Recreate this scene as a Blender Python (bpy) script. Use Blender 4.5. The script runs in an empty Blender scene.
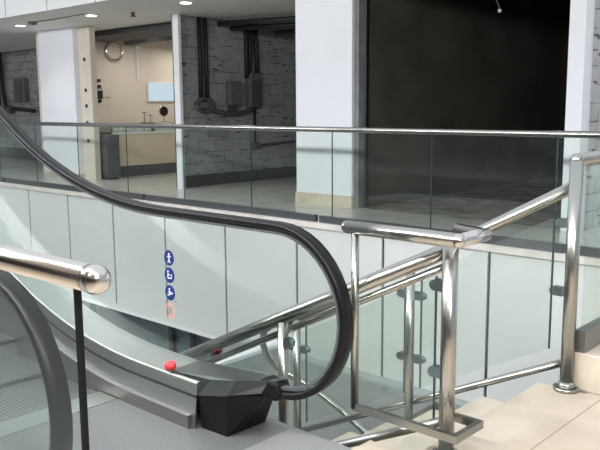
import bpy, bmesh, math, random
from mathutils import Vector, Matrix
random.seed(7)
C = bpy.context.scene.collection
V = Vector

# ------------------------------------------------------------------ materials
def nt(name):
    m = bpy.data.materials.new(name); m.use_nodes = True
    n = m.node_tree.nodes; n.clear()
    return m, n, m.node_tree.links

def pbr(name, col, rough=.5, metal=0., noise=0., nscale=8., bump=0., bscale=40., spec=.5, col2=None, stretch=None, coat=0., rvar=0.):
    m, n, l = nt(name)
    out = n.new('ShaderNodeOutputMaterial'); b = n.new('ShaderNodeBsdfPrincipled')
    l.new(b.outputs[0], out.inputs[0])
    b.inputs['Roughness'].default_value = rough; b.inputs['Metallic'].default_value = metal
    b.inputs['Specular IOR Level'].default_value = spec
    b.inputs['Coat Weight'].default_value = coat
    b.inputs['Base Color'].default_value = (*col, 1)
    tc = n.new('ShaderNodeTexCoord'); mp = n.new('ShaderNodeMapping'); l.new(tc.outputs['Object'], mp.inputs[0])
    if stretch: mp.inputs['Scale'].default_value = stretch
    if noise or col2 or rvar:
        t = n.new('ShaderNodeTexNoise'); t.inputs['Scale'].default_value = nscale; t.inputs['Detail'].default_value = 6
        l.new(mp.outputs[0], t.inputs['Vector'])
        if noise or col2:
            r = n.new('ShaderNodeValToRGB'); l.new(t.outputs['Fac'], r.inputs[0])
            c2 = col2 or tuple(max(0, c * (1 - noise)) for c in col)
            c1 = col if col2 else tuple(min(1, c * (1 + noise * .5)) for c in col)
            r.color_ramp.elements[0].position = .35; r.color_ramp.elements[0].color = (*c2, 1)
            r.color_ramp.elements[1].position = .65; r.color_ramp.elements[1].color = (*c1, 1)
            l.new(r.outputs[0], b.inputs['Base Color'])
        if rvar:
            q = n.new('ShaderNodeMapRange'); l.new(t.outputs['Fac'], q.inputs[0])
            q.inputs[3].default_value = max(.02, rough - rvar); q.inputs[4].default_value = rough + rvar
            l.new(q.outputs[0], b.inputs['Roughness'])
    if bump:
        t2 = n.new('ShaderNodeTexNoise'); t2.inputs['Scale'].default_value = bscale; l.new(mp.outputs[0], t2.inputs['Vector'])
        bp = n.new('ShaderNodeBump'); bp.inputs['Strength'].default_value = bump; l.new(t2.outputs['Fac'], bp.inputs['Height'])
        l.new(bp.outputs[0], b.inputs['Normal'])
    return m

def glassmat(name, tint, refl=(.9, .95, .93), base=.04, rough=.02, veil=0., veilcol=(.6, .65, .62)):
    """thin architectural glass: clear transmission plus a fresnel reflection and a pale painted-reflection film"""
    m, n, l = nt(name)
    out = n.new('ShaderNodeOutputMaterial')
    tr = n.new('ShaderNodeBsdfTransparent'); tr.inputs[0].default_value = (*tint, 1)
    gl = n.new('ShaderNodeBsdfGlossy'); gl.inputs[0].default_value = (*refl, 1); gl.inputs['Roughness'].default_value = rough
    df = n.new('ShaderNodeBsdfDiffuse'); df.inputs[0].default_value = (*veilcol, 1)  # pale diffuse layer painted in for light reflected by the glass
    ge = n.new('ShaderNodeNewGeometry'); dt = n.new('ShaderNodeVectorMath'); dt.operation = 'DOT_PRODUCT'
    l.new(ge.outputs['Normal'], dt.inputs[0]); l.new(ge.outputs['Incoming'], dt.inputs[1])
    def mth(op, a, b=None):
        q = n.new('ShaderNodeMath'); q.operation = op
        for i, v in enumerate((a, b)):
            if v is None: continue
            if isinstance(v, (int, float)): q.inputs[i].default_value = v
            else: l.new(v, q.inputs[i])
        return q.outputs[0]
    om = mth('SUBTRACT', 1.0, mth('ABSOLUTE', dt.outputs['Value']))      # Schlick reflection, the same from both sides
    ma = n.new('ShaderNodeMath'); ma.operation = 'MULTIPLY_ADD'; ma.inputs[1].default_value = .92; ma.inputs[2].default_value = .035 + base
    l.new(mth('POWER', om, 5.0), ma.inputs[0])
    m1 = n.new('ShaderNodeMixShader'); m1.inputs[0].default_value = veil; l.new(tr.outputs[0], m1.inputs[1]); l.new(df.outputs[0], m1.inputs[2])
    m2 = n.new('ShaderNodeMixShader'); l.new(ma.outputs[0], m2.inputs[0]); l.new(m1.outputs[0], m2.inputs[1]); l.new(gl.outputs[0], m2.inputs[2])
    l.new(m2.outputs[0], out.inputs[0])
    return m

def emit(name, col, s):
    m, n, l = nt(name)
    out = n.new('ShaderNodeOutputMaterial'); e = n.new('ShaderNodeEmission')
    e.inputs[0].default_value = (*col, 1); e.inputs[1].default_value = s; l.new(e.outputs[0], out.inputs[0]); return m

def blockmat(name, c1, c2, mortar, axis):
    m, n, l = nt(name)
    out = n.new('ShaderNodeOutputMaterial'); b = n.new('ShaderNodeBsdfPrincipled'); l.new(b.outputs[0], out.inputs[0])
    b.inputs['Roughness'].default_value = .9
    tc = n.new('ShaderNodeTexCoord'); sp = n.new('ShaderNodeSeparateXYZ'); cb = n.new('ShaderNodeCombineXYZ')
    l.new(tc.outputs['Object'], sp.inputs[0])
    l.new(sp.outputs['Y' if axis == 'x' else 'X'], cb.inputs[0]); l.new(sp.outputs['Z'], cb.inputs[1])
    br = n.new('ShaderNodeTexBrick'); l.new(cb.outputs[0], br.inputs[0])
    br.inputs['Scale'].default_value = 1; br.inputs['Brick Width'].default_value = .4; br.inputs['Row Height'].default_value = .2
    br.inputs['Mortar Size'].default_value = .008
    br.inputs['Color1'].default_value = (*c1, 1); br.inputs['Color2'].default_value = (*c2, 1); br.inputs['Mortar'].default_value = (*mortar, 1)
    # cement smears across the blocks
    t = n.new('ShaderNodeTexNoise'); t.inputs['Scale'].default_value = 2.3; t.inputs['Detail'].default_value = 8; t.inputs['Roughness'].default_value = .65
    l.new(cb.outputs[0], t.inputs['Vector'])
    r = n.new('ShaderNodeValToRGB'); l.new(t.outputs['Fac'], r.inputs[0]); r.color_ramp.elements[0].position = .46; r.color_ramp.elements[1].position = .56
    mx = n.new('ShaderNodeMix'); mx.data_type = 'RGBA'; l.new(r.outputs[0], mx.inputs[0])
    l.new(br.outputs['Color'], mx.inputs[6]); mx.inputs[7].default_value = (*[c * 1.05 for c in c1], 1)
    t3 = n.new('ShaderNodeTexNoise'); t3.inputs['Scale'].default_value = 9; t3.inputs['Detail'].default_value = 3
    mp = n.new('ShaderNodeMapping'); mp.inputs['Scale'].default_value = (.45, 1.6, 1); l.new(cb.outputs[0], mp.inputs[0]); l.new(mp.outputs[0], t3.inputs['Vector'])
    r3 = n.new('ShaderNodeValToRGB'); r3.color_ramp.elements[0].position = .62; r3.color_ramp.elements[1].position = .68; l.new(t3.outputs['Fac'], r3.inputs[0])
    mx2 = n.new('ShaderNodeMix'); mx2.data_type = 'RGBA'; l.new(r3.outputs[0], mx2.inputs[0]); l.new(mx.outputs[2], mx2.inputs[6])
    mx2.inputs[7].default_value = (*[c * .22 for c in c1], 1)
    l.new(mx2.outputs[2], b.inputs['Base Color'])
    return m

def tilemat(name, c1, c2, grout, sx, sy, ox, oy, rough=.3, gs=.004, coat=0., speck=0.):
    m, n, l = nt(name)
    out = n.new('ShaderNodeOutputMaterial'); b = n.new('ShaderNodeBsdfPrincipled'); l.new(b.outputs[0], out.inputs[0])
    b.inputs['Roughness'].default_value = rough; b.inputs['Coat Weight'].default_value = coat
    tc = n.new('ShaderNodeTexCoord'); mp = n.new('ShaderNodeMapping'); mp.inputs['Location'].default_value = (-ox, -oy, 0); l.new(tc.outputs['Object'], mp.inputs[0])
    br = n.new('ShaderNodeTexBrick'); br.offset = 0; l.new(mp.outputs[0], br.inputs[0]); br.inputs['Scale'].default_value = 1
    br.inputs['Brick Width'].default_value = sx; br.inputs['Row Height'].default_value = sy; br.inputs['Mortar Size'].default_value = gs; br.inputs['Mortar Smooth'].default_value = .2
    t = n.new('ShaderNodeTexNoise'); t.inputs['Scale'].default_value = 220 if speck else 3.5; t.inputs['Detail'].default_value = 5 ; l.new(tc.outputs['Object'], t.inputs['Vector'])
    r = n.new('ShaderNodeValToRGB'); r.color_ramp.elements[0].color = (*c2, 1); r.color_ramp.elements[1].color = (*c1, 1)
    r.color_ramp.elements[0].position = .4; r.color_ramp.elements[1].position = .6
    l.new(t.outputs['Fac'], r.inputs[0])
    l.new(r.outputs[0], br.inputs['Color1']); l.new(r.outputs[0], br.inputs['Color2']); br.inputs['Mortar'].default_value = (*grout, 1)
    l.new(br.outputs['Color'], b.inputs['Base Color'])
    return m

M = {}
M['steel'] = pbr('brushed_steel', (.41, .405, .375), .24, 1.)
M['steel_frame'] = pbr('frame_steel', (.30, .30, .285), .28, 1.)
M['steel_dull'] = pbr('dull_steel', (.28, .28, .27), .38, 1., rvar=.08, nscale=12)
M['chrome'] = pbr('polished_chrome', (.60, .57, .55), .17, 1.)
M['clamp'] = pbr('clamp_steel', (.28, .33, .35), .35, 1.)
M['deck'] = pbr('deck_aluminium', (.46, .47, .44), .34, 1., rvar=.06, nscale=5)
M['hood'] = pbr('hood_steel', (.26, .28, .27), .3, 1., rvar=.05, nscale=5)
M['skirt'] = pbr('skirt_steel', (.40, .41, .41), .42, 1., rvar=.08, nscale=4)
M['rubber'] = pbr('black_rubber', (.007, .007, .008), .36, spec=.2)
M['blackpl'] = pbr('black_plastic', (.005, .005, .006), .5, spec=.2)
M['blackmat'] = pbr('black_matt', (.012, .013, .014), .6)
M['glass'] = glassmat('balustrade_glass', (.955, .98, .965), base=-.01, veil=.012)
M['glass_esc'] = glassmat('escalator_glass', (.95, .97, .96), base=.0, veil=.0)
M['glass_stair'] = glassmat('stair_glass', (.94, .965, .945), base=.0, veil=.03)
M['glassedge'] = pbr('glass_edge', (.03, .06, .055), .2)
M['fascia'] = pbr('fascia_panel', (.78, .80, .775), .28, noise=.04, nscale=.6, coat=.3)
M['joint'] = pbr('dark_joint', (.05, .055, .06), .6)
M['white'] = pbr('white_paint', (.78, .80, .84), .45, noise=.02, nscale=2)
M['soffit'] = pbr('soffit_paint', (.90, .89, .86), .6, noise=.04, nscale=1.5)
M['upper'] = pbr('upper_panel', (.60, .60, .59), .45)
M['stone'] = pbr('beige_stone', (.60, .52, .42), .4, noise=.15, nscale=5)
M['coping'] = pbr('pale_stone', (.80, .74, .68), .4, noise=.1, nscale=5)
M['marble'] = tilemat('marble_floor', (.60, .51, .41), (.50, .42, .33), (.28, .23, .18), .8, 1.9, -1.315, 2.15, .35, .004)
M['marble_b'] = pbr('marble_block', (.60, .53, .43), .35, noise=.16, nscale=6)
M['granite'] = tilemat('granite_floor', (.29, .29, .28), (.12, .125, .125), (.22, .22, .22), 50, 50, -30, -30, .45, .003, speck=1)
M['plate'] = pbr('floor_plate', (.19, .195, .19), .5, .3, col2=(.12, .125, .125), nscale=150)
M['farfloor'] = tilemat('far_floor', (.60, .58, .53), (.53, .51, .47), (.28, .27, .25), .6, .6, 0, 0, .25, .004, coat=.2)
M['block'] = blockmat('block_wall_dark', (.30, .30, .30), (.26, .26, .26), (.11, .11, .11), 'x')
M['block0'] = blockmat('block_wall_end', (.32, .32, .32), (.27, .27, .27), (.06, .06, .06), 'y')
M['blockl'] = blockmat('block_wall_light', (.46, .46, .45), (.40, .40, .39), (.15, .15, .15), 'x')
M['membrane'] = pbr('black_membrane', (.035, .036, .036), .6, noise=.3, nscale=3)
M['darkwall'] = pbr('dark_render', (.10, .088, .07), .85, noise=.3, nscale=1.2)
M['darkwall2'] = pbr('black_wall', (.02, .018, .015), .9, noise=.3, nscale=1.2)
M['rubble'] = pbr('raw_floor', (.34, .30, .26), .7, col2=(.13, .115, .10), nscale=3.2, bump=.4, bscale=9)
M['greystrip'] = pbr('mottled_grey', (.22, .23, .24), .8, noise=.3, nscale=4)
M['beigewall'] = pbr('beige_wall', (.68, .62, .54), .6, noise=.05, nscale=1)
M['wood'] = pbr('beige_laminate', (.66, .56, .42), .4, noise=.06, nscale=2)
M['charcoal'] = pbr('charcoal', (.07, .075, .08), .4)
M['ebox'] = pbr('painted_box', (.12, .125, .125), .5, noise=.15, nscale=6)
M['lamp'] = emit('lamp_lens', (1, .97, .9), 9)
M['screen'] = emit('screen', (.62, .76, .85), .9)
M['bluewall'] = pbr('blue_grey_front', (.12, .17, .21), .3, noise=.25, nscale=1.3)
M['greywall'] = pbr('grey_stair_wall', (.33, .36, .35), .5, noise=.08, nscale=1.5)
M['lowfloor'] = pbr('lower_floor', (.34, .34, .33), .3, noise=.1)
M['rust'] = pbr('rusty_plate', (.16, .09, .055), .6, .3, noise=.4, nscale=30)
M['blue'] = pbr('sign_blue', (.01, .022, .13), .4)
M['signw'] = pbr('sign_white', (.62, .68, .78), .4)
M['signr'] = pbr('sign_red', (.70, .22, .18), .4)
M['red'] = pbr('red_button', (.65, .02, .03), .3)
M['glit'] = pbr('jewellery_silver', (.85, .85, .82), .3, .2)
M['ceil_dark'] = pbr('dark_duct', (.05, .05, .05), .6)

# ------------------------------------------------------------------ mesh builders
class MB:
    def __init__(s): s.b = bmesh.new(); s.mats = []
    def mi(s, m):
        if m not in s.mats: s.mats.append(m)
        return s.mats.index(m)
    def box(s, x0, x1, y0, y1, z0, z1, m=None):
        vs = [s.b.verts.new(p) for p in ((x0,y0,z0),(x1,y0,z0),(x1,y1,z0),(x0,y1,z0),(x0,y0,z1),(x1,y0,z1),(x1,y1,z1),(x0,y1,z1))]
        i = s.mi(m) if m else 0
        for f in ((0,3,2,1),(4,5,6,7),(0,1,5,4),(1,2,6,5),(2,3,7,6),(3,0,4,7)):
            s.b.faces.new([vs[k] for k in f]).material_index = i
        return s
    def prism(s, pts, vec, m=None):
        """closed polygon (3-D points) swept along vec"""
        i = s.mi(m) if m else 0
        a = [s.b.verts.new(V(p)) for p in pts]; c = [s.b.verts.new(V(p) + V(vec)) for p in pts]
        s.b.faces.new(a).material_index = i; s.b.faces.new(c[::-1]).material_index = i
        for k in range(len(pts)):
            q = (k + 1) % len(pts); s.b.faces.new((a[q], a[k], c[k], c[q])).material_index = i
        return s
    def rings(s, rs, m=None, cap=True, smooth=True, closed=False):
        i = s.mi(m) if m else 0
        R = [[s.b.verts.new(p) for p in r] for r in rs]; n = len(R[0])
        pr = list(zip(R, R[1:])) + ([(R[-1], R[0])] if closed else [])
        for a, c in pr:
            for k in range(n):
                q = (k + 1) % n; f = s.b.faces.new((a[k], a[q], c[q], c[k])); f.smooth = smooth; f.material_index = i
        if cap and not closed:
            s.b.faces.new(R[0][::-1]).material_index = i; s.b.faces.new(R[-1]).material_index = i
        return s
    def tube(s, pts, r, seg=20, m=None, closed=False, sect=None, up=None, cap=True):
        """pipe along a path; mitred at the corners. sect = optional cross-section [(side, up)]"""
        P = [V(p) for p in pts]; n = len(P); rs = []
        sec = sect or [(r * math.cos(2 * math.pi * k / seg), r * math.sin(2 * math.pi * k / seg)) for k in range(seg)]
        prevu = None
        for i in range(n):
            d0 = (P[i] - P[i-1]).normalized() if (i > 0 or closed) else None
            d1 = (P[(i+1) % n] - P[i]).normalized() if (i < n-1 or closed) else None
            if d0 is None: d0 = d1
            if d1 is None: d1 = d0
            t = (d0 + d1).normalized()
            if up is not None:
                side = V(up).normalized(); u = side.cross(t).normalized()
            else:
                if prevu is None:
                    ref = V((0,0,1)) if abs(t.z) < .9 else V((0,1,0))
                    side = t.cross(ref).normalized(); u = side.cross(t).normalized()
                else:
                    u = (prevu - t * prevu.dot(t)).normalized(); side = t.cross(u).normalized()
            prevu = u
            k = 1 / max(.35, (d0.dot(t)))
            # stretch across the mitre
            bend = (d1 - d0); bn = bend.normalized() if bend.length > 1e-5 else None
            ring = []
            for (a, c) in sec:
                o = side * a + u * c
                if bn is not None:
                    w = (bn - t * bn.dot(t)); 
                    if w.length > 1e-6:
                        w.normalize(); o = o + w * (o.dot(w)) * (k - 1)
                ring.append(P[i] + o)
            rs.append(ring)
        s.rings(rs, m, cap=cap, smooth=(sect is None or len(sec) > 8), closed=closed)
        return s
    def cyl(s, p, q, r, seg=24, m=None, r2=None):
        p, q = V(p), V(q); t = (q - p).normalized(); ref = V((0,0,1)) if abs(t.z) < .9 else V((1,0,0))
        a = t.cross(ref).normalized(); c = a.cross(t)
        f = lambda o, rr: [o + (a * math.cos(2*math.pi*k/seg) + c * math.sin(2*math.pi*k/seg)) * rr for k in range(seg)]
        return s.rings([f(p, r), f(q, r if r2 is None else r2)], m)
    def ball(s, c, r, m=None, sx=1, seg=24):
        i = s.mi(m) if m else 0
        ret = bmesh.ops.create_uvsphere(s.b, u_segments=seg, v_segments=seg // 2, radius=r, matrix=Matrix.Translation(V(c)) @ Matrix.Diagonal((sx, 1, 1, 1)))
        for v in ret['verts']:
            for f in v.link_faces: f.smooth = True; f.material_index = i
        return s
    def build(s, name, mat, parent=None, bevel=0.):
        me = bpy.data.meshes.new(name)
        bmesh.ops.recalc_face_normals(s.b, faces=s.b.faces)
        if parent is not None:
            o_ = origin(parent)
            for v in s.b.verts: v.co -= o_
        s.b.to_mesh(me); s.b.free()
        if s.mats and any(s.mats):
            for x in s.mats: me.materials.append(M[x])
        else: me.materials.append(M[mat])
        o = bpy.data.objects.new(name, me); C.objects.link(o)
        if parent is not None: o.parent = parent
        if bevel:
            bv = o.modifiers.new('bevel', 'BEVEL'); bv.width = bevel; bv.segments = 2; bv.limit_method = 'ANGLE'; bv.angle_limit = math.radians(40)
        return o

def origin(o):
    p = V((0,0,0))
    while o is not None: p += V(o.location); o = o.parent
    return p

def tag(o, label=None, cat=None, group=None, kind=None):
    if label: o['label'] = label
    if cat: o['category'] = cat
    if group: o['group'] = group
    if kind: o['kind'] = kind
    return o
def thing(name, loc, label, cat, group=None):
    e = bpy.data.objects.new(name, None); C.objects.link(e); e.location = loc; e.empty_display_size = .1
    return tag(e, label, cat, group)
def struct(mb, name, mat, **k): return tag(mb.build(name, mat, **k), kind='structure')
def copy_tree(o, parent=None):
    c = o.copy(); C.objects.link(c); c.parent = parent
    for ch in [x for x in bpy.data.objects if x.parent == o]: copy_tree(ch, c)
    return c
def label_part(o, t): o['label'] = t; return o

XL, XR = -24., 9.
# ================================================================== SETTING
# near landing: marble, with the stair opening cut out; granite strip beside the escalator
f = MB()
for (x0, x1, y0, y1) in ((-1.64, XR, 2.335, 3.56), (-1.86, XR, -5, 2.335), (-1.40, XR, 3.56, 6.9), (-1.86, -1.64, 2.335, 2.45)):
    f.box(x0, x1, y0, y1, -.3, 0)
struct(f, 'floor', 'marble')
f = MB()
for (x0, x1, y0, y1) in ((-2.19, -1.861, -5, 2.335), (-2.66, -2.19, 2.30, 2.335), (XL, -2.19, -5, .9)):
    f.box(x0, x1, y0, y1, -.3, 0)
struct(f, 'floor.001', 'granite')
f = MB()
f.box(XL, XR, 6.98, 8.3, -.3, 0)
for (x0, x1) in ((XL, -6.5),): f.box(x0, x1, 8.3, 15, -.3, 0)
f.box(-3.6, XR, 8.3, 15, -.3, 0)
struct(f, 'floor.002', 'farfloor')
struct(MB().box(-6.5, -3.6, 8.3, 15, -.3, 0), 'floor.003', 'rubble')
# slab edge: panels of the fascia with dark shadow gaps, stone coping
f = MB(); f.box(XL, XR, 6.92, 7.1, -1.74, -.065, 'joint')
x = -5.08 - 1.325 * 14
while x < XR:
    f.box(x + .018, x + 1.325 - .018, 6.9, 6.93, -1.74, -.065, 'fascia'); x += 1.325
f.box(XL, XR, 6.9, 7.1, -1.80, -1.74, 'fascia')
struct(f, 'wall_atrium', 'fascia')
struct(MB().box(XL, XR, 6.86, 6.98, -.065, 0.0), 'trim_1', 'coping')
# soffit over the far walkway and upper fascia
struct(MB().box(XL, -6.6, 6.62, 15, 2.92, 3.05).box(-6.6, XR, 6.62, 8.25, 2.92, 3.05), 'ceiling', 'soffit')
f = MB(); f.box(XL, XR, 6.62, 6.8, 3.05, 4.6, 'joint'); x = -12.86 - 1.37 * 8
while x < XR:
    f.box(x + .014, x + 1.37 - .014, 6.59, 6.63, 2.92, 4.6, 'upper'); x += 1.37
struct(f, 'wall_upper', 'white')
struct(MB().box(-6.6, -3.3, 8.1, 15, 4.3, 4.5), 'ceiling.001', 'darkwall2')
struct(MB().box(-6.6, XR, 8.05, 8.25, 3.05, 4.5), 'wall_header', 'white')
# shop partitions (all run away from the walkway)
struct(MB().box(-10.62, -10.50, 8.42, 15, 0, 2.92), 'wall_block', 'block')
struct(MB().box(-10.5, -10.46, 8.42, 15, 0, .2), 'baseboard_block', 'membrane')
struct(MB().box(-7.5, -6.85, 8.6, 15, 0, 2.92), 'wall_shop', 'block')
struct(MB().box(-15.2, -15.0, 8.42, 15, 0, 2.92), 'wall_beige', 'beigewall')
struct(MB().box(-15.0, -10.62, 14.8, 15, 0, 2.92), 'wall_beige_back', 'beigewall')
struct(MB().box(-10.46, -7.5, 14.8, 15, 0, 2.92), 'wall_block_back', 'block0')
struct(MB().box(XL, -15.2, 10.5, 10.7, 0, 2.92), 'wall_end_shop', 'block0')
struct(MB().box(XL, -15.2, 10.46, 10.5, 0, .3), 'baseboard_end_shop', 'membrane')
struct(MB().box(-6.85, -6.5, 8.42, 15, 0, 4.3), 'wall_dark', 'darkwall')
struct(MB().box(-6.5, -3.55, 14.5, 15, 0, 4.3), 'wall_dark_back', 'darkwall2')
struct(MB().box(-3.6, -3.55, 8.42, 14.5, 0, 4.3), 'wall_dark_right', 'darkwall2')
struct(MB().box(-3.55, -3.40, 8.42, 15, 0, 4.3), 'wall_light_block', 'blockl')
struct(MB().box(XR - .2, XR, -5, 15, -4.4, 9), 'wall_right', 'white')
struct(MB().box(XL - .2, XL, -5, 15, -4.4, 9), 'wall_left', 'white')
struct(MB().box(XL, XR, -5.2, -5, -4.4, 9), 'wall_near', 'greystrip')
f = MB()
for x in (-20, -15, -10, -5, 0, 5): f.box(x - 1.9, x + 1.9, -5, -4.95, 0, 2.6)
struct(f, 'window_1', 'blackmat')
struct(MB().box(XL, XR, -5, .2, 3.2, 3.5), 'ceiling.002', 'soffit')
# lower storey
struct(MB().box(XL, XR, -5, 15, -4.5, -4.4), 'floor.004', 'lowfloor')
struct(MB().box(XL, -9.3, 8.3, 8.5, -4.4, -1.8), 'wall_lower', 'bluewall')
struct(MB().box(-9.3, XR, 8.3, 8.5, -4.4, -1.8), 'wall_lower_right', 'greywall')
struct(MB().box(XL, XR, 6.9, 8.5, -1.86, -1.80), 'ceiling.003', 'soffit')

# ================================================================== FAR WALKWAY
# pillars
p = thing('pillar', (-14.2, 8.3, 0), 'wide white painted pillar between the far left raw shop and the beige shop', 'pillar')
MB().box(-14.72, -13.42, 8.2, 8.42, 0, 2.92).build('shaft', 'white', p)
MB().box(-14.74, -13.40, 8.185, 8.43, 0, .1).build('skirting', 'stone', p)
p = thing('pillar', (-7.2, 8.3, 0), 'white square pillar with beige skirting beside the large dark shop', 'pillar')
MB().box(-7.60, -6.575, 8.2, 8.6, 0, 3.05).build('shaft', 'white', p)
MB().box(-7.615, -6.565, 8.185, 8.6, 0, .16).build('skirting', 'stone', p)
p = thing('door_jamb', (-3.5, 8.3, 0), 'narrow white jamb right of the large dark shop opening', 'jamb')
MB().box(-3.60, -3.42, 8.2, 8.42, 0, 4.3).build('jamb_board', 'white', p)
p = thing('door_jamb', (-10.4, 8.3, 0), 'thin white upright post between the beige shop and the block walled shop', 'jamb')
MB().box(-10.49, -10.35, 8.30, 8.36, 0, 2.92).build('jamb_board', 'white', p)
MB().box(-10.53, -10.49, 8.31, 8.36, 0, 2.92).build('seal_strip', 'steel', p)
p = thing('door_jamb', (-13.2, 8.3, 0), 'beige jamb panel with a column of dark fixing holes beside the wide white pillar', 'jamb')
MB().box(-13.42, -13.0, 8.3, 8.42, 0, 2.92).build('jamb_board', 'beigewall', p)
for z in (.75, 1.10, 1.42, 1.72, 2.3):
    MB().cyl((-13.2, 8.305, z), (-13.2, 8.285, z), .035, 12).build('fixing_hole', 'blackmat', p)
p = thing('door_frame', (-6.55, 8.4, 0), 'grey strip and thin metal profile at the left edge of the dark shop', 'frame')
MB().box(-6.57, -6.50, 8.25, 8.42, 0, 4.3).build('side_strip', 'greystrip', p)  # grey strip along the right side of the square pillar
MB().box(-6.50, -6.46, 8.36, 8.42, 0, 4.3).build('metal_profile', 'steel_dull', p)

# far glass balustrade
bal = thing('glass_balustrade', (-8, 6.95, 0), 'long glass balustrade with steel handrail along the edge of the far walkway', 'balustrade')
MB().tube([(XL + .2, 6.95, 1.115), (XR - .3, 6.95, 1.115)], .032, 24).build('handrail', 'steel', bal)
x = -4.49 - 1.378 * 14; k = 0
while x < XR - 2:
    g = MB().box(x + .006, x + 1.378 - .006, 6.944, 6.956, .04, 1.1).build('glass_panel', 'glass', bal)
    MB().box(x + 1.378 - .006, x + 1.378 + .006, 6.946, 6.954, .04, 1.1).build('panel_edge', 'glassedge', g)
    x += 1.378
ch = [-24 + .1, -19.0, -14.0, -9.6, -6.12, -3.0, 0.5, 4, 8.5]
for a, b_ in zip(ch, ch[1:]):
    MB().box(a + .07, b_, 6.92, 6.98, 0, .085).build('base_channel', 'charcoal', bal)

# recessed downlights
def downlight(x, y, lab):
    d = thing('recessed_downlight', (x, y, 2.92), lab, 'ceiling light', 'downlights along the walkway soffit')
    MB().cyl((x, y, 2.921), (x, y, 2.905), .105, 32).build('bezel', 'white', d)
    MB().cyl((x, y, 2.906), (x, y, 2.898), .08, 32).build('lens', 'lamp', d)
    L = bpy.data.lights.new('spot', 'SPOT'); L.energy = 45; L.spot_size = 2.2; L.spot_blend = 1; L.shadow_soft_size = .08; L.color = (1, .97, .92)
    o = bpy.data.objects.new('light', L); o.location = (0, 0, -.04); C.objects.link(o); o.parent = d
downlight(-13.8, 7.35, 'small round downlight in the soffit, leftmost and farthest of the three')
downlight(-11.5, 7.40, 'small round downlight in the soffit above the beige shop, middle of the three')
downlight(-9.15, 7.50, 'small round downlight in the soffit above the thin white post, rightmost of the three')
s = thing('ceiling_cable', (-13.1, 7.6, 2.92), 'curved scar line and small bracket on the soffit near the left downlights', 'bracket')
pts = [(-13.2 + .25 * k, 7.25 + .03 * math.sin(k * .6), 2.915) for k in range(8)]
MB().tube(pts, .012, 8).build('cable', 'steel_dull', s)
MB().box(-13.25, -13.1, 7.2, 7.3, 2.87, 2.92).build('bracket_plate', 'ebox', s)
s = thing('sprinkler_head', (-10.75, 7.7, 2.92), 'small brownish sprinkler head on the soffit right of the middle downlight', 'sprinkler')
MB().cyl((-10.75, 7.7, 2.92), (-10.75, 7.7, 2.86), .03, 12).cyl((-10.75, 7.7, 2.86), (-10.75, 7.7, 2.85), .055, 16).build('sprinkler_body', 'rust', s)

# --- beige shop
c = thing('shop_counter', (-13.3, 10.2, 0), 'beige laminate shop counter with dark plinth under a glass display top', 'counter')
MB().box(-13.6, -13.1, 8.75, 13.2, .22, .86).build('counter_body', 'wood', c)
MB().box(-13.58, -13.12, 8.77, 13.2, 0, .22).build('plinth', 'charcoal', c)
MB().box(-13.62, -13.08, 8.73, 13.22, .86, .89).build('worktop', 'white', c)
MB().box(-13.62, -13.08, 8.73, 8.76, .0, .89).build('end_panel', 'white', c)
d = thing('glass_display_case', (-13.3, 10.2, .89), 'low glass display case full of small silver pieces on the beige counter', 'display case')
MB().box(-13.6, -13.59, 8.76, 13.2, .89, 1.07).box(-13.11, -13.10, 8.76, 13.2, .89, 1.07).box(-13.6, -13.1, 8.76, 13.2, 1.07, 1.08).build('glass_cover', 'glass', d)
for y in (8.76, 9.8, 10.9, 12.0, 13.18): MB().box(-13.6, -13.1, y, y + .02, .89, 1.07).build('frame_divider', 'steel', d)
j = 0
for i in range(56):
    y = 8.9 + i * .075
    for xx in (-13.2,):
        o = MB().cyl((xx + random.uniform(-.04, .04), y, .895), (xx, y, 1.0 + random.uniform(-.02, .05)), .032, 10, r2=.02).build('jewellery_stand', 'glit')
        tag(o, 'small silver jewellery piece in the glass display case', 'jewellery', 'jewellery pieces in the display case')
c = thing('cabinet', (-13.1, 8.6, 0), 'charcoal cabinet standing in front of the beige shop counter', 'cabinet')
MB().box(-13.50, -12.76, 8.48, 8.70, .04, .84).build('body', 'charcoal', c)
MB().box(-13.51, -12.75, 8.47, 8.71, .84, .87).build('top', 'steel_dull', c)
MB().box(-13.46, -12.80, 8.50, 8.69, 0, .04).build('plinth', 'blackmat', c)
MB().box(-13.46, -13.15, 8.46, 8.48, .1, .8).build('door', 'charcoal', c); MB().box(-13.12, -12.80, 8.46, 8.48, .1, .8).build('door', 'charcoal', c)
c = thing('wall_clock', (-14.98, 10.17, 2.65), 'round wall ring with silver rim hanging on the beige shop wall', 'clock')
MB().tube([(-14.96, 10.17 + .21 * math.cos(t * math.pi / 18), 2.62 + .19 * math.sin(t * math.pi / 18)) for t in range(36)], .032, 10, closed=True).build('rim', 'chrome', c)
MB().cyl((-14.99, 10.17, 2.62), (-14.97, 10.17, 2.62), .19, 32).build('face', 'beigewall', c)
c = thing('wall_light', (-14.98, 10.8, 2.4), 'thin vertical light strip on the beige wall right of the round wall ring', 'wall light')
MB().box(-15, -14.97, 10.79, 10.82, 2.0, 2.75).build('strip', 'white', c); MB().ball((-14.95, 10.80, 2.76), .05).build('lamp_head', 'glit', c)
c = thing('display_screen', (-14.98, 11.4, 1.75), 'pale blue glowing screen on the beige shop wall', 'screen')
MB().box(-15, -14.96, 11.06, 11.83, 1.52, 1.97).build('bezel', 'white', c); MB().box(-14.961, -14.955, 11.08, 11.81, 1.54, 1.95).build('screen_face', 'screen', c)
c = thing('round_mirror', (-13.35, 10.25, 1.08), 'small round dark mirror on a silver foot on the counter glass', 'mirror')
MB().cyl((-13.36, 10.25, 1.30), (-13.33, 10.25, 1.31), .10, 28).build('mirror_glass', 'blackpl', c)
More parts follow.
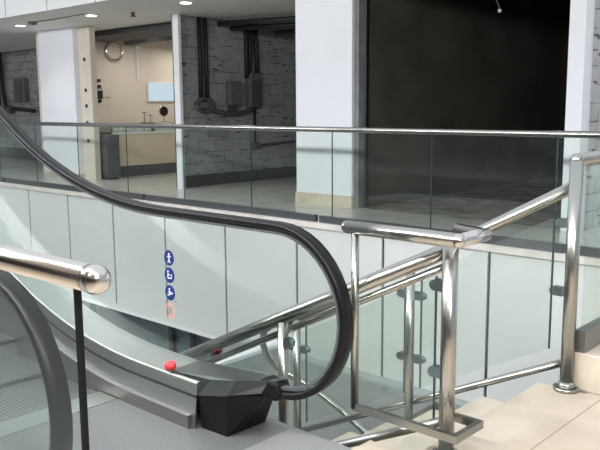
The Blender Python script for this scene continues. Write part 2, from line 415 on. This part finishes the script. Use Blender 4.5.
MB().tube([(-13.345, 10.25 + .105 * math.cos(t * math.pi / 14), 1.305 + .105 * math.sin(t * math.pi / 14)) for t in range(28)], .012, 8, closed=True).build('rim', 'chrome', c)
MB().cyl((-13.35, 10.25, 1.08), (-13.35, 10.25, 1.2), .012, 10).cyl((-13.35, 10.25, 1.08), (-13.35, 10.25, 1.095), .07, 20).build('foot', 'chrome', c)
for i, y in enumerate((9.75, 9.9)):
    c = thing('necklace_stand', (-13.35, y, 1.08), 'slim silver T shaped stand on the counter glass, %s of the pair' % ('left' if i == 0 else 'right'), 'display stand', 'stands on the counter glass')
    MB().cyl((-13.35, y, 1.08), (-13.35, y, 1.3 - .06 * i), .01, 8).cyl((-13.35, y - .05, 1.28 - .06 * i), (-13.35, y + .05, 1.28 - .06 * i), .012, 8).build('post', 'steel_dull', c)
    MB().cyl((-13.35, y, 1.08), (-13.35, y, 1.09), .05, 16).build('foot', 'steel_dull', c)
c = thing('wall_switch_plate', (-14.98, 9.85, 1.75), 'small pinkish plate with dark switches on the beige wall near the counter', 'switch')
MB().box(-15, -14.98, 9.82, 10.05, 1.62, 1.85).build('plate', 'beigewall', c)
for z in (1.5, 1.82, 1.95): MB().box(-15, -14.96, 9.72, 9.79, z, z + .06).build('switch', 'blackmat', c)
MB().box(-15, -14.95, 9.72, 9.82, 1.58, 1.76).build('switch', 'blackmat', c)
c = thing('ceiling_duct', (-13, 10.5, 2.8), 'dark duct and cable tray under the ceiling inside the beige shop', 'duct')
MB().box(-14.9, -10.7, 9.0, 10.0, 2.81, 2.91).build('duct', 'ceil_dark', c); MB().box(-14.9, -10.7, 10.4, 10.65, 2.78, 2.9).build('cable_tray', 'ebox', c)
for i, (x, y, w) in enumerate(((-13.9, 10.2, 'nearest the wide pillar'), (-14.2, 11.9, 'behind the round wall ring'), (-11.6, 10.2, 'nearest the thin white post'), (-12.2, 12.3, 'deepest on the right'))):
    c = thing('panel_light', (x, y, 2.9), 'small bright ceiling light inside the beige shop, ' + w, 'ceiling light', 'ceiling lights inside the beige shop')
    MB().box(x - .15, x + .15, y - .06, y + .06, 2.90, 2.92).build('housing', 'white', c); MB().box(x - .12, x + .12, y - .045, y + .045, 2.895, 2.90).build('lens', 'lamp', c)
    L = bpy.data.lights.new('area', 'AREA'); L.energy = 14; L.size = .4; L.color = (1, .93, .84)
    o = bpy.data.objects.new('light', L); o.location = (0, 0, -.15); C.objects.link(o); o.parent = c

before_ = set(bpy.data.objects)
# --- block walled shop: conduits and boxes on its left wall
def conduit(ys, z0, z1, lab, r=.03):
    c = thing('conduit_bundle', (-10.85, ys[0], z0), lab, 'conduit')
    for i, y in enumerate(ys):
        MB().tube([(-10.86 + .01, y, z1), (-10.85, y + .01, (z0 + z1) / 2), (-10.85, y + random.uniform(-.04, .04), z0)], r, 10).build('pipe', 'blackmat', c)
    return c
conduit((9.20, 9.33), 1.5, 2.9, 'pair of black conduits dropping down the block wall above the round cable coil', .04)
conduit((10.30, 10.40, 10.55), 1.9, 2.9, 'black conduits dropping to the right electrical box on the block wall', .045)
c = thing('cable_coil', (-10.8, 9.25, 1.43), 'round dark coil of cable around a junction box on the block wall', 'cable coil')
MB().tube([(-10.80 + .02 * math.sin(t), 9.25 + .19 * math.cos(t * math.pi / 12), 1.42 + .11 * math.sin(t * math.pi / 12)) for t in range(24)], .035, 10, closed=True).build('coil', 'charcoal', c)
MB().box(-10.9, -10.8, 9.14, 9.36, 1.36, 1.48).build('junction_box', 'ebox', c, bevel=.01)
c = thing('hanging_cable', (-10.8, 9.8, 1.3), 'thick dark cable sagging from the round coil to the right electrical box', 'cable')
MB().tube([(-10.82, 9.4 + .115 * k, 1.36 - .10 * math.sin(k / 9 * math.pi) ** .7) for k in range(10)], .045, 10).build('cable', 'charcoal', c)
c = thing('electrical_box', (-10.85, 9.95, 1.35), 'grey electrical box between the cable coil and the right conduits', 'electrical box')
MB().box(-10.9, -10.76, 9.81, 10.10, 1.42, 1.84).build('body', 'ebox', c, bevel=.01); MB().box(-10.765, -10.75, 9.83, 10.08, 1.44, 1.82).build('door', 'ebox', c)
MB().box(-10.9, -10.84, 9.86, 10.05, 1.3, 1.42).build('bracket', 'charcoal', c)
c = thing('electrical_box', (-10.85, 10.45, 1.35), 'dark electrical box below the conduits, nearest the white square pillar', 'electrical box')
MB().prism([(-10.9, 10.30, 1.38), (-10.9, 10.60, 1.38), (-10.9, 10.60, 1.88), (-10.9, 10.52, 2.0), (-10.9, 10.36, 2.0), (-10.9, 10.30, 1.88)], (.15, 0, 0)).build('body', 'ebox', c, bevel=.01)
MB().box(-10.75, -10.735, 10.33, 10.57, 1.41, 1.86).build('door', 'charcoal', c)
c = thing('wall_conduit', (-10.86, 10.6, .5), 'black pipe running down and along the block wall behind the glass balustrade', 'pipe')
MB().tube([(-10.86, 10.5, 1.38), (-10.86, 10.5, .72), (-10.86, 10.62, .66), (-10.86, 12.2, .72)], .028, 10).build('pipe', 'blackmat', c)
MB().box(-10.9, -10.8, 10.45, 10.58, .6, .72).build('elbow', 'charcoal', c)
c = thing('plastic_sheet', (-10.85, 9.3, .9), 'pale plastic sheet hanging on the block wall just above the skirting', 'plastic sheet')
MB().prism([(-10.88, 9.3, 1.15), (-10.88, 9.85, 1.15), (-10.88, 9.80, .86), (-10.88, 9.35, .88)], (.03, 0, 0)).build('sheet', 'greystrip', c, bevel=.01)
c = thing('ceiling_pipes', (-9.5, 10.5, 2.75), 'dark pipes hung under the ceiling of the block walled shop', 'pipes')
for (y0, y1, z) in ((9.6, 10.4, 2.82), (9.9, 10.8, 2.76)): MB().cyl((-10.8, y0, z), (-7.6, y1, z), .045, 12).build('pipe', 'blackmat', c)
MB().box(-10.8, -7.6, 11.0, 11.3, 2.74, 2.80).build('cable_tray', 'ceil_dark', c)

for o in set(bpy.data.objects) - before_:
    if o.parent is None: o.location += V((.4, -.36, 0))
# --- far left shop: boxes on the end wall (y = 10.5)
c = thing('distribution_board', (-19.9, 10.45, 1.5), 'grey distribution board on the wall of the far left shop', 'electrical box')
MB().box(-20.05, -19.45, 10.36, 10.5, 1.55, 2.18).build('body', 'ebox', c, bevel=.01); MB().box(-19.98, -19.6, 10.34, 10.365, 1.6, 2.12).build('door', 'charcoal', c)
c = thing('conduit_bundle', (-20.7, 10.37, 1.3), 'dark bent pipes in the far left shop beside the distribution board', 'conduit')
MB().tube([(-20.7, 10.36, 2.9), (-20.65, 10.36, 1.9), (-20.5, 10.36, 1.4), (-19.0, 10.36, 1.32)], .05, 10).build('pipe', 'blackmat', c)
MB().tube([(-20.9, 10.36, 2.9), (-20.9, 10.36, 1.4)], .05, 10).build('pipe', 'blackmat', c)
MB().box(-20.9, -20.2, 10.30, 10.42, 1.26, 1.42).build('junction_box', 'charcoal', c)
c = thing('upright_rail', (-15.3, 8.3, 0), 'dark upright rail at the left edge of the wide white pillar', 'rail')
MB().box(-14.95, -14.72, 8.35, 8.5, 0, 2.92).build('rail', 'blackmat', c)

# --- dark shop
for i, (x, z, w) in enumerate(((-5.40, 2.70, 'left'), (-4.75, 2.83, 'right'))):
    c = thing('hanging_wire', (x, 10, 4.3), 'loose pale wire hanging from the ceiling of the dark shop, %s one' % w, 'wire', 'wires hanging in the dark shop')
    MB().tube([(x - .12, 10, 4.3), (x - .1, 10, z + .2), (x - .02, 10, z + .06), (x, 10, z)], .008, 8).build('wire', 'greystrip', c)
    MB().ball((x, 10, z - .02), .03 if i == 0 else .045).build('wire_end', 'white', c)

# --- light block shop on the right: pipes on its wall
c = thing('conduit_bundle', (-3.36, 9.1, 1), 'bent pipe and boxes fixed to the light block wall on the right', 'conduit')
MB().tube([(-3.37, 9.3, 1.65), (-3.37, 9.0, 1.5), (-3.37, 8.85, 1.2)], .025, 10).build('pipe', 'greystrip', c)
MB().box(-3.4, -3.34, 8.70, 8.80, 1.85, 1.98).build('socket_box', 'charcoal', c)
MB().tube([(-3.37, 9.0, 2.9), (-3.37, 9.0, 1.5)], .018, 8).build('pipe', 'greystrip', c)

# ================================================================== LOWER STOREY bits
for i, (x, y, w) in enumerate(((-13.25, 8.28, 'leftmost, nearest the chrome ball end'), (-10.70, 8.28, 'in the middle'), (-10.10, 8.28, 'right of the middle one'), (-9.55, 8.28, 'rightmost, beside the grey wall'))):
    c = thing('shopfront_mullion', (x, y, -4.4), 'black upright mullion of the blue grey lower shopfront, ' + w, 'mullion', 'mullions of the lower shopfront')
    MB().box(x - .05, x + .05, 8.2, 8.295, -4.4, -1.86).build('upright', 'blackmat', c)
    if i < 2: MB().box(x - .28, x - .05, 8.22, 8.28, -2.35, -2.22).build('closer_box', 'blackmat', c)

# ================================================================== STAIRCASE
T, R_, NX = .30, .155, -1.64
YA, YB = 2.56, 3.60
st = thing('staircase', (NX, 3.1, 0), 'beige marble staircase going down from the landing behind the steel end guard', 'staircase')
for k in range(1, 7):
    if k == 6: x0, x1 = -4.8, NX - T * 5
    else: x0, x1 = NX - T * k, NX - T * (k - 1)
    y1 = 5.0 if k == 6 else 3.56
    yo = 2.45
    b = MB().box(x0, x1, yo, y1, -R_ * k - .2, -R_ * k)
    b.box(x0 - .02, x0 + .001, yo, y1, -R_ * k - .035, -R_ * k) if k < 6 else None
    b.build('step' if k < 6 else 'half_landing', 'marble_b' if k < 6 else 'granite', st)
for k in range(1, 9):
    x0 = NX - T * 5 + T * (k - 1); z = -R_ * 6 - R_ * k
    MB().box(x0, x0 + T, 3.85, 4.9, z - .2, z).build('step', 'granite', st)
MB().box(-4.5, NX, 2.36, 2.45, -1.6, -.31).build('stringer', 'greywall', st)
MB().box(-4.9, -4.8, 2.45, 5.0, -1.3, -.81).build('kerb', 'greywall', st)
MB().box(-4.91, -4.79, 2.45, 5.0, -.81, -.78).build('kerb_cap', 'white', st)
w = thing('stair_well_wall', (-3.5, 5.05, -4.4), 'grey wall with thin metal coping on the far side of the stairwell', 'wall')
MB().box(-5.7, -1.4, 5.02, 5.12, -4.4, -.95).build('panel', 'greywall', w)
MB().box(-5.7, -1.4, 5.01, 5.13, -.95, -.91).build('coping', 'greywall', w)
struct(MB().box(-1.64, -1.40, 3.56, 6.9, -.3, -.1), 'trim_2', 'greywall')

def clamp(mb, x, y, z, dx):   # D shaped glass clamp reaching from the post towards dx
    s_ = 1 if dx > 0 else -1
    pts = [(x, y - .018, z - .022)] + [(x + dx * .65 + s_ * .022 * math.sin(t * math.pi / 8), y - .018, z - .022 * math.cos(t * math.pi / 8)) for t in range(9)] + [(x, y - .018, z + .022)]
    mb.prism(pts, (0, .036, 0))
    return mb

# near stair railing (A) with the steel end guard
ra = thing('stair_railing', (-1.55, YA, 0), 'near stair railing with steel handrail and rectangular end guard beside the escalator', 'railing')
PAx, PAy = -1.545, 2.535
sl = .485
za = lambda x: .875 + (x - PAx) * sl
MB().tube([(PAx, YA, za(PAx) - .03), (-3.75, YA, za(-3.75) - .03)], .032, 24).build('handrail', 'steel', ra)
MB().tube([(PAx - .05, YA + .03, za(PAx) - .115), (-3.75, YA + .03, za(-3.75) - .115)], .017, 16).build('glazing_rail', 'steel', ra)
po = MB().cyl((PAx, PAy, 0), (PAx, PAy, .885), .031, 28).build('post', 'steel', ra); MB().cyl((PAx, PAy, 0), (PAx, PAy, .015), .055, 28).build('base_plate', 'steel', po)
for px in (-2.47, -3.50):
    zb = -R_ * math.ceil((NX - px) / T - 1e-6)
    po = MB().cyl((px, YA, zb), (px, YA, za(px) - .04), .026, 24).build('post', 'steel', ra)
    MB().cyl((px, YA, zb), (px, YA, zb + .02), .055, 24).build('base_plate', 'rust', po)
MB().tube([(PAx - .02, YA, .135), (-3.6, YA, .135 - 2.035 * .5)], .02, 16).build('bottom_rail', 'steel_dull', ra)
MB().prism([(PAx - .075, YA - .005, .10), (PAx - .075, YA - .005, .72), (-2.42, YA - .005, .72 - .845 * sl), (-2.42, YA - .005, .10 - .845 * sl)], (0, .01, 0)).build('glass_panel', 'glass_stair', ra)
MB().box(PAx - .079, PAx - .074, YA - .005, YA + .006, .10, .72).build('panel_edge', 'glassedge', ra)
MB().prism([(-2.52, YA - .005, .10 - .945 * sl), (-2.52, YA - .005, .72 - .945 * sl), (-3.45, YA - .005, .72 - 1.875 * sl), (-3.45, YA - .005, .10 - 1.875 * sl)], (0, .01, 0)).build('glass_panel', 'glass_stair', ra)
for z in (.335, .69): clamp(MB(), PAx - .025, YA - .01, z, -.07).build('clamp', 'clamp', ra)
clamp(MB(), -2.47, YA, .28, .07).build('clamp', 'clamp', ra)
# end guard: round top rail, slim left upright, flat lower frame wrapping the post
ga = MB().tube([(-1.985, 2.45, .895), (-1.46, 2.45, .895)], .028, 24).ball((-1.985, 2.45, .895), .028).build('guard_top_rail', 'steel', ra)
MB().tube([(-1.46, 2.45, .895), (-1.46, 2.635, .895), (-1.60, 2.67, .895)], .026, 24).ball((-1.46, 2.45, .895), .029).build('guard_return', 'chrome', ra)
MB().tube([(-1.945, 2.45, .89), (-1.945, 2.45, .12)], .017, 20).build('guard_upright', 'steel', ra)
sq = [(-.012, -.012), (.012, -.012), (.012, .012), (-.012, .012)]
MB().tube([(-1.945, 2.45, .125), (-1.455, 2.45, .125), (-1.455, 2.635, .125), (-1.60, 2.635, .125)], .0, m=None, sect=[(a * 1.3, b * 1.0) for a, b in sq], up=(0, 0, 1)).build('guard_lower_frame', 'steel_frame', ra)

# far stair railing (B)
rb = thing('stair_railing', (-1.52, YB, 0), 'far stair railing with double glass clamps that curls around at the half landing', 'railing')
slb = .545
zb_ = lambda x: .975 + (x + 1.565) * slb
arc = [(-3.42 - .16 * math.sin(t), YB + .13 - .13 * math.cos(t), -.035 - .13 * t / math.pi * 1.6) for t in [k * math.pi / 10 for k in range(11)]]
MB().tube([(-1.53, YB, zb_(-1.53)), (-3.30, YB, zb_(-3.30))], .03, 24).build('handrail', 'steel', rb)
arcp = [(-3.30, YB, zb_(-3.30)), (-3.42, YB, -.04), (-3.56, YB, -.07), (-3.68, YB + .03, -.14), (-3.77, YB + .1, -.27), (-3.78, YB + .15, -.38), (-3.74, YB + .21, -.47), (-3.62, YB + .26, -.53), (-3.45, YB + .27, -.57), (-3.2, YB + .27, -.66), (-2.0, YB + .27, -1.22)]
MB().tube(arcp, .024, 16).build('return_handrail', 'steel', rb)
MB().tube([(-1.53, YB, .12), (-3.35, YB, .12 - 1.80 * .5)], .02, 16).build('bottom_rail', 'steel', rb)
for px, zc in ((-2.412, (.33, -.04)), (-3.29, (-.17,))):
    zl = -R_ * math.ceil((NX - px) / T - 1e-6)
    po = MB().cyl((px, YB - .06, zl), (px, YB - .06, zb_(px) - .02), .026, 24).build('post', 'steel', rb)
    MB().cyl((px, YB - .06, zl), (px, YB - .06, zl + .02), .055, 24).build('base_plate', 'rust' if px < -3 else 'steel', po)
    for z in zc:
        for dd in (-1, 1):
            clamp(MB(), px + dd * .02, YB - .045, z, dd * .075).build('clamp', 'clamp', po)
for x0, x1 in ((-1.60, -2.36), (-2.47, -3.24)):
    zz = lambda x, o: o + (x + 1.565) * .52
    for xe in (x0, x1): MB().box(xe - .003, xe + .003, YB - .031, YB - .019, zz(xe, .20), zz(xe, .86)).build('panel_edge', 'glassedge', rb)
    MB().prism([(x0, YB - .03, zz(x0, .20)), (x0, YB - .03, zz(x0, .86)), (x1, YB - .03, zz(x1, .86)), (x1, YB - .03, zz(x1, .20))], (0, .01, 0)).build('glass_panel', 'glass_stair', rb)
clamp(MB(), -1.545, YB - .01, .48, -.07).build('clamp', 'clamp', rb); clamp(MB(), -1.545, YB - .01, .82, -.05).build('clamp', 'clamp', rb)

# landing railing with corner post, running away on the marble kerb
k_ = thing('marble_kerb', (-1.41, 3.56, 0), 'beige marble kerb block under the landing railing at the right', 'kerb')
MB().box(-1.475, -1.335, 3.585, 6.85, 0, .19).build('block', 'marble_b', k_, bevel=.006)
rc = thing('landing_railing', (-1.5, 3.56, 0), 'glass landing railing starting at the tall steel corner post on the marble floor', 'railing')
po = MB().cyl((-1.492, 3.55, 0), (-1.492, 3.55, 1.13), .032, 28).ball((-1.492, 3.55, 1.13), .032).build('corner_post', 'steel', rc)
MB().cyl((-1.492, 3.55, 0), (-1.492, 3.55, .018), .062, 32).cyl((-1.492, 3.55, .018), (-1.492, 3.55, .045), .05, 32, r2=.034).build('base_plate', 'steel', po)
MB().tube([(-1.492, 3.55, 1.13), (-1.47, 6.8, 1.13)], .032, 24).build('handrail', 'steel', rc)
MB().box(-1.458, -1.446, 3.61, 6.8, .2, 1.10).build('glass_panel', 'glass_stair', rc)
MB().box(-1.478, -1.426, 3.59, 6.8, .19, .30).build('base_channel', 'steel_dull', rc)

# ================================================================== ESCALATOR
YF, YN = 2.20, 1.00
es = thing('escalator', (-2.3, 1.6, 0), 'escalator rising to the left with clear glass balustrades and black rubber handrails', 'escalator')
RR = 3.05; XS = -2.90; TH = math.radians(30)
def incl(off, x_end=-9.0, n=14):
    """profile of the run seen from the side: level, transition, 30 degree incline; off = height of the line"""
    pts = [(XS, off)]
    r = RR - (off - .2) * .35
    for k in range(1, n + 1):
        a = TH * k / n; pts.append((XS - .0 - r * math.sin(a), off + r * (1 - math.cos(a))))
    lx, lz = pts[-1]; pts.append((x_end, lz + (lx - x_end) * math.tan(TH)))
    return pts
def belt_path(y, ins=0.):
    R0 = .361 - ins; cx, cz = -2.14, .561
    pts = [(x, z - ins) for x, z in incl(.922)][::-1]
    pts += [(cx + R0 * math.sin(a), cz + R0 * math.cos(a)) for a in [math.pi * k / 22 for k in range(23)]]
    return [V((x, y, z)) for x, z in pts]
beltsec = [(-.026, -.018), (-.030, -.010), (-.030, .0), (-.026, .008), (-.016, .011), (.016, .011), (.026, .008), (.030, .0), (.030, -.010), (.026, -.018)]
for y, lab in ((YF, None), (YN, None)):
    pth = belt_path(y, .013)
    end = V((-2.30, y, .215 - .013 + .0)); pth2 = pth + [V((-2.28, y, pth[-1].z))]
    MB().tube(pth2, 0, sect=beltsec, up=(0, 1, 0)).build('handrail', 'rubber', es)
    MB().tube([V((p.x, p.y, p.z)) for p in belt_path(y, .036)], 0, sect=[(-.016, -.006), (.016, -.006), (.016, .006), (-.016, .006)], up=(0, 1, 0)).build('handrail_guide', 'charcoal', es)
    # glass: fills the outline under the handrail down to the deck
    top = [(p.x, p.z) for p in belt_path(y, .042)]
    low = incl(.20)
    poly = top + [(-2.3, .20)] + low
    # build as strips so that the shape stays clean
    n_inc = len(low); tp = top[:n_inc][::-1]; ns = top[n_inc:]
    lower = low[::-1] + [(XS + (-2.3 - XS) * min(1, (k + 1) / 8), .20) for k in range(len(ns))]
    upper = tp[::-1] + ns
    g = MB(); yl, yh = y - .005, y + .005
    g.rings([[V((a[0], yl, a[1])), V((b_[0], yl, b_[1])), V((b_[0], yh, b_[1])), V((a[0], yh, a[1]))] for a, b_ in zip(lower, upper)], smooth=False)
    gl_ = g.build('balustrade_glass', 'glass_esc', es)
    if y == YF: far_glass = gl_
def run_prism(mb, sec, x_start, mat=None, n=14):
    """sweep a (y, z-offset) section along the escalator run"""
    pts = [(x_start, 0)] + [(x, z - .2) for x, z in incl(.2)]
    rs = [[V((x, y, z + dz)) for y, dz in sec] for x, z in pts]
    mb.rings(rs, mat, smooth=False)
    return mb
for s_, y in ((1, YF), (-1, YN)):
    q = lambda yy: y + s_ * yy
    # inner + outer deck: bright aluminium cover
    run_prism(MB(), [(q(-.15), .200), (q(-.146), .206), (q(.035), .214), (q(.045), .20), (q(.045), .175), (q(-.15), .175)], -2.50).build('deck_cover', 'deck', es)
    run_prism(MB(), [(q(-.15), .19), (q(-.145), .19), (q(-.165), .0), (q(-.17), .0)], -2.50).build('inner_panel', 'skirt', es)
    run_prism(MB(), [(q(-.164), .06), (q(-.19), .06), (q(-.19), -.25), (q(-.164), -.25)], -2.52).build('skirt_panel', 'steel_dull', es)
    run_prism(MB(), [(q(-.147), .148), (q(-.158), .148), (q(-.160), .138), (q(-.149), .138)], -2.50).build('trim_groove', 'blackmat', es)
    run_prism(MB(), [(q(.038), .19), (q(.043), .19), (q(.043), -.35), (q(.038), -.35)], -2.55).build('outer_cladding', 'skirt', es)
    # newel: bright hood with sloped sides over a black box
    hood = MB(); zt, zm, zl = .262, .232, .155
    A = [(-2.50, -.148, .147), (-2.33, -.13, .18), (-2.20, -.03, .20), (-2.19, .04, .20), (-2.3, .05, .18), (-2.62, .04, .15), (-2.62, -.148, .145)]
    B = [(-2.43, -.13, .230), (-2.30, -.10, .25), (-2.14, -.015, .262), (-2.13, .04, .262), (-2.3, .045, .25), (-2.70, .03, .215), (-2.70, -.14, .213)]
    hood.rings([[V((x, q(yy), z)) for x, yy, z in A], [V((x, q(yy), z)) for x, yy, z in B]], smooth=False)
    hood.build('newel_hood', 'hood', es)
    bx = MB()
    D = [(-2.49, q(-.14)), (-2.335, q(-.13)), (-2.332, q(-.08)), (-2.325, q(.09)), (-2.49, q(.09))]
    D2 = [(-2.49, q(-.146)), (-2.32, q(-.128)), (-2.20, q(-.03)), (-2.21, q(.045)), (-2.49, q(.04))]
    bx.rings([[V((x, yy, .0)) for x, yy in D], [V((x, yy, .150 if x < -2.4 else .186)) for x, yy in D2]], smooth=False)
    bx.build('newel_box', 'blackpl', es)
    MB().prism([(-2.22, q(-.04), .18), (-2.13, q(-.04), .182), (-2.11, q(-.04), .22), (-2.13, q(-.04), .255), (-2.22, q(-.04), .262)], (0, s_ * .08, 0)).build('inlet_boot', 'blackpl', es, bevel=.008)
# steps + comb + floor plate
yw0, yw1 = YN + .195, YF - .195
MB().box(-3.05, -2.19, YN + .19, YF - .19, -.06, .0).build('floor_plate', 'plate', es)
MB().box(-2.66, -2.19, YF - .19, YF + .10, -.06, -.001).build('floor_plate', 'plate', es)
MB().box(-2.66, -2.19, YN - .10, YN + .19, -.06, -.001).build('floor_plate', 'plate', es)
cb = MB().box(-3.20, -3.05, yw0, yw1, -.03, .003)
for i in range(40): cb.box(-3.26, -3.20, yw0 + .01 + i * .02, yw0 + .018 + i * .02, -.03, .0)
cb.build('comb_plate', 'deck', es)
for i in range(14):
    x1 = -3.22 - i * .40; x0 = x1 - .40
    xm = (x0 + x1) / 2
    zz = 0 if xm > -3.6 else None
    if zz is None:
        d = -3.5 - xm; zz = .0
        zz = min(d * d * .22, 99) if d < 1.2 else .317 + (d - 1.2) * math.tan(TH)
    sp = MB()
    sp.box(x0, x1, yw0, yw1, zz - .03, zz - .012)
    sp.box(x1 - .02, x1, yw0, yw1, zz - .26, zz - .012)
    nr = int((yw1 - yw0) / .02)
    for k in range(nr): sp.box(x0, x1, yw0 + .004 + k * .02, yw0 + .012 + k * .02, zz - .012, zz)
    sp.build('step', 'skirt', es)
# side skin of the truss under the escalator (closes the pit)
MB().box(-9.0, -2.62, YN - .1, YF + .1, -.9, -.36).build('truss_cladding', 'greywall', es)
# stop button on the inner panel
MB().cyl((-2.70, YF - .135, .222), (-2.70, YF - .14, .245), .026, 20).build('stop_button', 'red', es)

# stickers on the far balustrade glass
def disc(mb, x, z, r, dy, m, r0=0.):
    n = 32; y = YF - .0055 - dy
    if r0: 
        mb.rings([[V((x + rr * math.cos(2*math.pi*k/n), yy, z + rr * math.sin(2*math.pi*k/n))) for k in range(n)] for rr, yy in ((r0, y), (r, y), (r, y + .0004), (r0, y + .0004))], m, smooth=False, closed=True, cap=False)
    else:
        mb.cyl((x, y, z), (x, y + .0004, z), r, n, m)
def stroke(mb, x, z, a, b_, w, m, dy=.0008):
    (x0, z0), (x1, z1) = a, b_; d = V((x1 - x0, z1 - z0)); nrm = V((-d.y, d.x)).normalized() * w / 2; y = YF - .0055 - dy
    mb.prism([(x + x0 + nrm.x, y, z + z0 + nrm.y), (x + x1 + nrm.x, y, z + z1 + nrm.y), (x + x1 - nrm.x, y, z + z1 - nrm.y), (x + x0 - nrm.x, y, z + z0 - nrm.y)], (0, .0003, 0), m)
SX = -2.855
for i, z in enumerate((.690, .607, .522, .434)):
    s = MB(); x = SX - (i == 3) * .005; r = .037
    if i < 3:
        disc(s, x, z, r, 0, 'blue')
        if i == 0:      # person holding the handrail
            disc(s, x + .0, z + .018, .006, .0008, 'signw'); stroke(s, x, z, (0, .012), (0, -.008), .008, 'signw'); stroke(s, x, z, (-.016, .004), (.017, .008), .004, 'signw')
            stroke(s, x, z, (0, -.008), (-.01, -.024), .005, 'signw'); stroke(s, x, z, (0, -.008), (.01, -.024), .005, 'signw')
        elif i == 1:    # person with child on the steps
            disc(s, x - .010, z + .018, .005, .0008, 'signw'); stroke(s, x, z, (-.010, .012), (-.012, -.012), .007, 'signw'); stroke(s, x, z, (-.014, -.014), (.016, -.014), .006, 'signw'); stroke(s, x, z, (.015, -.014), (.016, .006), .005, 'signw')
            stroke(s, x, z, (-.01, .006), (.008, .0), .004, 'signw')
        else:           # dog carried / stroller on a ramp
            disc(s, x - .004, z + .018, .005, .0008, 'signw'); stroke(s, x, z, (-.004, .012), (-.002, -.008), .008, 'signw'); stroke(s, x, z, (-.018, -.014), (.022, .002), .006, 'signw'); stroke(s, x, z, (-.016, .0), (.012, .006), .004, 'signw')
        lab = ('topmost blue round safety sticker with a standing figure', 'second blue round safety sticker with a figure and a step', 'third blue round safety sticker with a figure on a slope')[i]
    else:
        disc(s, x, z, r, 0, 'signr', r - .006); stroke(s, x, z, (-.022, .022), (.022, -.022), .004, 'signr')
        stroke(s, x, z, (0, .012), (0, -.012), .004, 'ebox'); stroke(s, x, z, (-.008, -.016), (.008, .0), .003, 'ebox'); stroke(s, x, z, (-.008, .014), (.008, .006), .003, 'ebox')
        lab = 'red ringed prohibition sticker with a diagonal bar'
    label_part(s.build('safety_sticker', 'blue', far_glass), lab)
s = MB(); stroke(s, -2.812, .487, (-.006, 0), (.006, 0), .006, 'ebox'); s.build('glass_stamp', 'ebox', far_glass)

# ================================================================== CHROME BARRIER in the foreground
br = thing('pipe_barrier', (-1.3, .752, 0), 'polished chrome pipe barrier with round ball end and glass below, in the left foreground', 'barrier')
MB().tube([(-1.225, .757, 1.08), (-3.4, .70, 1.08)], .0262, 32).build('handrail', 'chrome', br)
MB().ball((-1.205, .758, 1.08), .0285, seg=32).build('ball_end', 'chrome', br)
MB().box(-3.4, -1.266, .748, .758, .05, 1.06).build('glass_panel', 'glass_esc', br)
MB().box(-1.266, -1.254, .748, .758, .05, 1.06).build('edge_trim', 'blackpl', br)
MB().box(-3.4, -1.25, .735, .771, 0, .06).build('base_channel', 'steel_dull', br)

# ================================================================== LIGHT
w = bpy.data.worlds.new('World'); bpy.context.scene.world = w; w.use_nodes = True
n = w.node_tree.nodes; n['Background'].inputs[0].default_value = (.86, .93, 1, 1); n['Background'].inputs[1].default_value = 1.25
def area(name, loc, sx, sy, e, col=(1, 1, 1), rot=(0, 0, 0)):
    L = bpy.data.lights.new(name, 'AREA'); L.shape = 'RECTANGLE'; L.size = sx; L.size_y = sy; L.energy = e; L.color = col
    o = bpy.data.objects.new(name, L); o.location = loc; o.rotation_euler = rot; C.objects.link(o); return o
for x in (-9, -5, -1, 3): area('landing_fill', (x, -1.2, 3.18), .5, 2.0, 60, (1, .95, .88))  # unseen fill lights added under the near ceiling, no fixtures
for x in (-15, -11, -7, -3, 1): area('facade_fill', (x, .0, 3.12), 3.2, .5, 280, (.97, .98, 1), (math.radians(68), 0, 0))  # unseen fill lights added to brighten the far facade, tilted towards it
area('lower_area', (-12, 4.5, -1.2), 6, 1.5, 60, (.9, .95, 1))  # unseen area light in the lower void, no fixture

# ================================================================== CAMERA
cam = bpy.data.cameras.new('cam'); co = bpy.data.objects.new('cam', cam); C.objects.link(co)
cam.sensor_width = 36; cam.lens = 770 * 36 / 600; cam.clip_start = .05
p = math.radians(8.78); a = math.radians(42.6); r = math.radians(-.4)
fw = V((-math.sin(a) * math.cos(p), math.cos(a) * math.cos(p), -math.sin(p))); rt = V((math.cos(a), math.sin(a), 0)); up = rt.cross(fw)
rt2 = rt * math.cos(r) + up * math.sin(r); up2 = up * math.cos(r) - rt * math.sin(r)
m = Matrix((rt2, up2, -fw)).transposed().to_4x4(); m.translation = V((0, 0, 1.39)); co.matrix_world = m
sc = bpy.context.scene; sc.camera = co
sc.view_settings.view_transform = 'Standard'; sc.view_settings.look = 'None'; sc.view_settings.gamma = 1; sc.view_settings.exposure = 0
